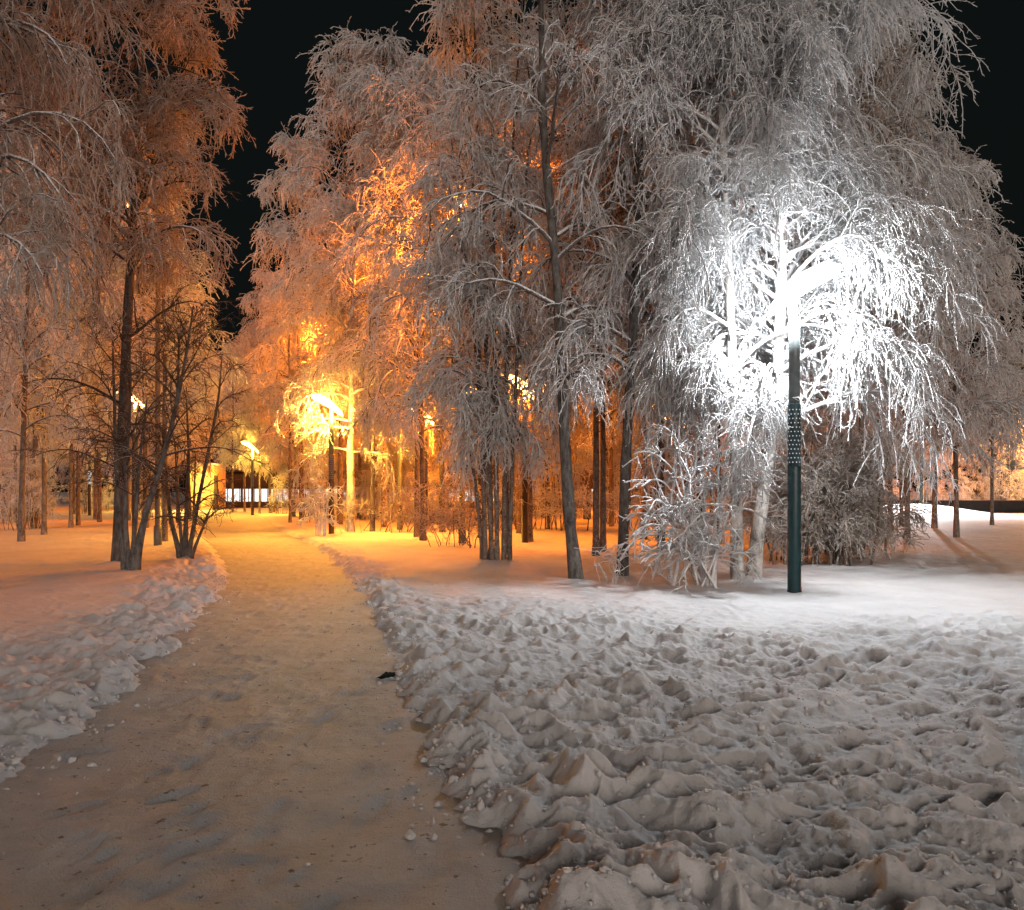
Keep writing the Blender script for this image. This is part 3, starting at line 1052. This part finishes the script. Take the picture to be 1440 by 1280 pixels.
# ------------------------------------------------------------------ lamps
def lamp_meshes(pole_m, dots_m, glow_m, side=1):
    ms = {}
    V, Q = revolve([(0.105, -0.3), (0.105, 0.03), (0.098, 0.035), (0.098, 1.84), (0.094, 1.85)], 28)
    ms['lower_pole'] = mesh_np('lower_pole', V, Q, pole_m)
    Vs, Qs = revolve([(0.095, 1.852), (0.095, 2.75), (0.075, 2.78)], 28)
    # holes of the sleeve, lit from inside
    pr = [(Vs, Qs, 0)]
    k = 6
    for r_ in range(13):
        for c in range(12):
            a = (c + 0.5 * (r_ % 2)) * 2 * math.pi / 12
            z = 1.91 + r_ * 0.064
            th = np.linspace(0, 2 * math.pi, k, endpoint=False)
            rr = 0.0985
            v = np.array([(rr * math.cos(a + 0.0105 * math.cos(t) / rr), rr * math.sin(a + 0.0105 * math.cos(t) / rr), z + 0.0105 * math.sin(t)) for t in th] )
            pr.append((v, np.array([(0, 1, 2, 3), (0, 3, 4, 5)]), 1))
    V, Q, mi = cat_mesh(pr)
    ms['perforated_sleeve'] = mesh_np('perforated_sleeve', V, Q, [pole_m, dots_m], mi)
    V, Q = revolve([(0.082, 2.782), (0.080, 4.02), (0.05, 4.04)], 20)
    ms['upper_pole'] = mesh_np('upper_pole', V, Q, M['steel'])
    V, Q = revolve([(0.035, 4.042), (0.040, 4.10), (0.040, 4.28), (0.03, 4.31)], 16)
    ms['light_tube'] = mesh_np('light_tube', V, Q, glow_m)
    # curved reflector wing: arc rising to +x, lens shaped in plan, 25 mm thick
    nx, ny = 26, 9
    V, top = [], []
    for s_ in (0, 1):
        for i in range(nx):
            u = i / (nx - 1)
            x = -0.36 + 1.04 * u
            z = 4.17 + 0.60 * (1 - (1 - u) ** 1.7) + (0.028 if s_ else 0)
            hw = 0.02 + 0.24 * math.sin(math.pi * (0.06 + 0.9 * u)) ** 0.7 * (1 - 0.35 * u)
            for j in range(ny):
                v = 2 * j / (ny - 1) - 1
                V.append((x * side, hw * v, z - 0.05 * v * v - 0.62 * hw * v))
    V = np.array(V)
    o = nx * ny
    Q, mi = [], []
    for i in range(nx - 1):
        for j in range(ny - 1):
            a = i * ny + j
            Q.append((a, a + 1, a + ny + 1, a + ny)); mi.append(1)
            Q.append((o + a, o + a + ny, o + a + ny + 1, o + a + 1)); mi.append(0)
    for i in range(nx - 1):
        a = i * ny
        Q.append((a, a + ny, o + a + ny, o + a)); mi.append(1)
        a = i * ny + ny - 1
        Q.append((a, o + a, o + a + ny, a + ny)); mi.append(0)
    for j in range(ny - 1):
        Q.append((j, o + j, o + j + 1, j + 1)); mi.append(0)
        a = (nx - 1) * ny + j
        Q.append((a, a + 1, o + a + 1, o + a)); mi.append(0)
    ms['reflector_wing'] = mesh_np('reflector_wing', V, np.array(Q), glow_m)
    return ms


def point(loc, col, watts, rad, name='lamp_light', parent=None):
    d = bpy.data.lights.new(name, 'POINT')
    d.energy = watts
    d.color = col
    d.shadow_soft_size = rad
    o = bpy.data.objects.new(name, d)
    COL.objects.link(o)
    o.location = loc
    if parent:
        o.parent = parent
    return o


LM = {'w': lamp_meshes(M['green'], M['dots_w'], M['glow_w']), 'o': lamp_meshes(M['brown'], M['dots_o'], M['glow_o'], -1),
      'h': lamp_meshes(M['brown'], M['dots_o'], M['glow_h'], -1), 'd': lamp_meshes(M['brown'], M['dots_d'], M['glow_d'], -1)}


def park_lamp(px, D, kind, rz, label, watts, z=None):
    x = gx(px, D)
    root = thing('park_lamp', label, 'street lamp', (x, D, gz(x, D) if z is None else z), rz, 'park lamps with slanted reflector wings')
    for k, me in LM[kind].items():
        link(k, me, root)
    point((0, 0, 4.20), COOL if kind in 'wd' else AMBER if kind == 'o' else SODIUM, watts, 0.09, parent=root)
    return root


L1 = park_lamp(1117, 12.55, 'w', 0.0, 'dark green post with a blazing white slanted wing light among frosted branches', WHITE_W)
V, Q = box(0.055, 0.075, -0.103, -0.0995, 0.05, 0.09)
link('sticker', mesh_np('sticker', V, Q, M['red']), L1)
park_lamp(466, 29.5, 'o', 0.0, 'nearer orange path lamp with brown post at the snowbank edge', ORANGE_W * 1.4)
park_lamp(355, 55.0, 'o', 0.0, 'farther orange path lamp, smaller, where the path curves left', ORANGE_W * 1.6)
park_lamp(1296, 52.0, 'w', 0.0, 'distant white park lamp on the snow heap at the right', WHITE_W * 6.0)
park_lamp(126, 52.0, 'd', 0.0, 'small distant white park lamp seen between trunks at the left', WHITE_W * 0.05)


def road_lamp(px, D, label, H=9.2, watts=ROAD_W, col=SODIUM):
    x = gx(px, D)
    root = thing('road_lamp', label, 'street lamp', (x, D, 0.0), 0, 'tall sodium lamps along the road')
    V, Q = revolve([(0.11, -0.2), (0.11, 0.6), (0.08, 0.62), (0.055, H)], 14)
    link('mast', mesh_np('mast', V, Q, M['steel']), root)
    t = np.linspace(0, 1, 10)
    P = np.stack([0 * t, -1.3 * t, H - 0.05 + 0.5 * np.sin(t * 1.5)], -1)
    V, Q, _ = tubes(P[None], np.full((1, 10), 0.035), 8)
    link('arm', mesh_np('arm', V, Q, M['steel']), root)
    V, Q = box(-0.16, 0.16, -1.95, -1.25, H + 0.40, H + 0.54)
    link('lamp_head', mesh_np('lamp_head', V, Q, M['steel']), root)
    V, Q = revolve([(0.10, H + 0.26), (0.13, H + 0.33), (0.13, H + 0.396)], 14)
    V = V + np.array([0, -1.6, 0])
    link('bulb_cover', mesh_np('bulb_cover', V, Q, M['bulb_o']), root)
    point((0, -1.6, H + 0.10), col, watts, 0.14, parent=root)
    return root


for px_, D_, lab_, pw_ in ((598, 33.5, 'added orange fill lamp hidden among crowns behind the grey multi-stemmed clump, left one', 1.1),  # fill lamps added to brighten the grove; only the last is a real lamp
                      (676, 27.0, 'added orange fill lamp hidden right behind the grey multi-stemmed clump', 0.45),
                      (738, 24.5, 'added orange fill lamp hidden between the grey clump and the sinuous trunk', 0.4),
                      (925, 32.0, 'added orange fill lamp hidden behind the left part of the weeping white crown', 0.5),
                      (1105, 33.0, 'added orange fill lamp hidden straight behind the white lamp and birches', 0.5),
                      (-190, 27.0, 'unseen orange fill lamp added beyond the left edge behind the weeping crown', 0.15),  # unseen, added to light the left grove
                      (1540, 50.0, 'unseen orange fill lamp added beyond the right edge', 0.15),  # unseen, added to light the far right
                      (190, 27.5, 'orange park lamp glinting through the dark branches at the left', 0.12)):
    park_lamp(px_, D_, 'h', 0.0, lab_, ORANGE_W * pw_)

road_lamp(-150, 66, 'added tall orange road lamp, unseen beyond the left edge')  # out of view, added to light the left trees
road_lamp(845, 66, 'tall orange road lamp glinting right of the sinuous trunk')
road_lamp(650, 24.5, 'added tall orange fill lamp glowing through the crown of the grey multi-stemmed clump', 9.0, 3200)  # tall fill lamps from here on, added among the crowns to brighten them
road_lamp(222, 24.0, 'added tall orange fill lamp glowing through the upper crown of the tall dark tree', 8.7, 350)
road_lamp(562, 33.0, 'added tall orange fill lamp standing among the crowns right of the golden birch', 9.5, 2200)
road_lamp(468, 47, 'added tall orange fill lamp standing among the crowns behind the golden birch', 9.5, 9000)
road_lamp(640, 38, 'added tall orange fill lamp standing among the crowns behind the grey clump', 9.5, 9000)
road_lamp(181, 42, 'added tall orange fill lamp standing among the crowns behind the tall dark trunk', 9.5, 3500)
road_lamp(770, 44, 'added tall orange fill lamp standing among the crowns left of the sinuous trunk', 9.0, 5000)
road_lamp(520, 67, 'added tall orange road lamp hidden behind the middle trees')  # hidden road lamp, added for light on the far grove
road_lamp(1500, 66, 'added tall orange road lamp, unseen beyond the right edge', 7.0, 22000, (1.0, 0.40, 0.08))  # out of view, added to light the trees beyond the wall
road_lamp(1170, 66, 'added tall orange road lamp behind the white birch crown')  # another hidden road lamp added for its light

# small white bollard light far left
x = gx(54, 58)
root = thing('garden_light', 'small white globe light low between the left trunks', 'garden light', (x, 58, gz(x, 58)), 0)
V, Q = revolve([(0.05, -0.1), (0.05, 1.35), (0.07, 1.37)], 12)
link('post', mesh_np('post', V, Q, M['steel']), root)
pr = [(0.16 * math.cos(a), 1.53 + 0.16 * math.sin(a)) for a in np.linspace(-1.5, 1.5, 12)]
V, Q = revolve(pr, 16)
link('globe', mesh_np('globe', V, Q, M['glow_far']), root)

# ------------------------------------------------------------------ buildings, wall
# yellow lit kiosk at the end of the path
X0, X1, Y0 = gx(262, 70), gx(299, 70), 70.0
root = thing('kiosk', 'small yellow lit kiosk at the far end of the path', 'building', ((X0 + X1) / 2, Y0, 0), 0)
hw = (X1 - X0) / 2
zt = CAMH + (690 - 655) / F * 70
V, Q = box(-hw, hw, 0.0, 3.2, -0.1, zt)
link('wall', mesh_np('wall', V, Q, M['wall']), root)
V, Q = box(-hw - 0.15, hw + 0.15, -0.2, 3.4, zt + 0.003, zt + 0.2)
link('roof', mesh_np('roof', V, Q, M['roofsnow']), root)
V, Q = box(hw + 0.18, hw + 0.42, -0.2, 0.1, -0.1, zt - 0.8)
link('corner_post', mesh_np('corner_post', V, Q, M['darkwall']), root)
V, Q = box(-0.5, 0.4, -0.06, -0.003, 0.05, 2.05)
link('door', mesh_np('door', V, Q, M['wall']), root)
point((X0 + 1.6, Y0 - 4.0, 3.0), (1.0, 0.62, 0.13), 3200, 0.12, 'kiosk_lamp_light')
root = thing('kiosk_lamp', 'low orange lamp on a post in front of the yellow kiosk', 'street lamp', (X0 + 1.6, Y0 - 4.0, 0))
V, Q = revolve([(0.04, -0.1), (0.04, 2.85)], 10)
link('post', mesh_np('post', V, Q, M['steel']), root)
V, Q = revolve([(0.05, 3.14), (0.15, 3.15), (0.02, 3.24)], 14)
link('cap', mesh_np('cap', V, Q, M['steel']), root)

# long low building; its glowing window strip stands in for a band of white light
root = thing('pavilion', 'long low dark building behind the grove, white windows standing in for a light band', 'building', (gx(300, 78), 78, 0))
Wd = gx(880, 78) - gx(300, 78)
zb, z1_ = 0.55, 1.8
V, Q, mi = cat_mesh([(*box(0, Wd, 0, 8, -0.1, zb), 0), (*box(0, Wd, 0, 8, z1_, 3.3), 0), (*box(0, Wd, 0.6, 8, zb + 0.002, z1_ - 0.002), 0)])
link('wall', mesh_np('wall', V, Q, M['darkwall']), root)
V, Q = box(-0.3, Wd + 0.3, -0.4, 8.3, 3.303, 3.45)
link('roof', mesh_np('roof', V, Q, M['darkwall']), root)
nw = 15
for i in range(nw):
    a, b_ = Wd * i / nw + 0.08, Wd * (i + 1) / nw - 0.08
    V, Q = box(a, b_, 0.15, 0.2, zb + 0.01, z1_ - 0.01)
    pane = link('window', mesh_np('window', V, Q, M['lit']), root)
    V, Q, _ = cat_mesh([(*box(a + (b_ - a) * f - 0.03, a + (b_ - a) * f + 0.03, 0.05, 0.14, zb + 0.012, z1_ - 0.012), 0) for f in (0.02, 0.26, 0.5, 0.74, 0.98)] + [(*box(a, b_, 0.045, 0.145, zb + 0.004, zb + 0.05), 0), (*box(a, b_, 0.045, 0.145, z1_ - 0.05, z1_ - 0.004), 0)])
    link('frame', mesh_np('frame', V, Q, M['darkwall']), pane)

# low black wall at the right
root = thing('low_wall', 'low black wall running behind the snow heap at the right', 'wall', (gx(1150, 60), 60, 0))
Ln = gx(1800, 60) - gx(1150, 60)
V, Q = box(0, Ln, 0, 0.35, -0.1, 0.86)
link('wall', mesh_np('wall', V, Q, M['concrete']), root)
V, Q = box(-0.03, Ln + 0.03, -0.05, 0.40, 0.863, 0.92)
link('coping', mesh_np('coping', V, Q, M['darkwall']), root)

# grey block of flats at the right edge
root = thing('block_of_flats', 'pale grey block of flats cut by the right edge', 'building', (gx(1424, 150), 150, 0))
hh = CAMH + (690 - 466) / F * 150
V, Q = box(0, 26, 0, 12, 0, hh)
link('wall', mesh_np('wall', V, Q, M['towergrey']), root)
for i in range(int(hh // 3)):
    V, Q = box(-0.6, 26.4, -1.2, -0.003, 2.8 + 3 * i, 2.98 + 3 * i)
    link('balcony_slab', mesh_np('balcony_slab', V, Q, M['slab']), root)
    for j in range(6):
        V, Q = box(1.5 + j * 4.2, 3.6 + j * 4.2, -0.05, -0.004, 0.9 + 3 * i, 2.3 + 3 * i)
        link('window', mesh_np('window', V, Q, M['glass']), root)

# ------------------------------------------------------------------ black scrap on the path edge
rng = np.random.default_rng(9)
n, m = 14, 10
V = []
for i in range(n):
    for j in range(m):
        th, ph = math.pi * i / (n - 1), 2 * math.pi * j / m
        rr = 1 + 0.35 * math.sin(3 * ph + 2 * th) * math.sin(th) + 0.15 * rng.normal()
        V.append((0.075 * rr * math.sin(th) * math.cos(ph), 0.04 * rr * math.sin(th) * math.sin(ph), 0.022 + 0.022 * rr * math.cos(th)))
Q = [(i * m + j, i * m + (j + 1) % m, (i + 1) * m + (j + 1) % m, (i + 1) * m + j) for i in range(n - 1) for j in range(m)]
gl = link('dropped_glove', mesh_np('dropped_glove', np.array(V), np.array(Q), M['litter']), None, (gx(546, 7.2), 7.2, 0.02))
gl.rotation_euler.z = 0.5
tag(gl, 'small crumpled black scrap lying at the right edge of the path', 'litter')
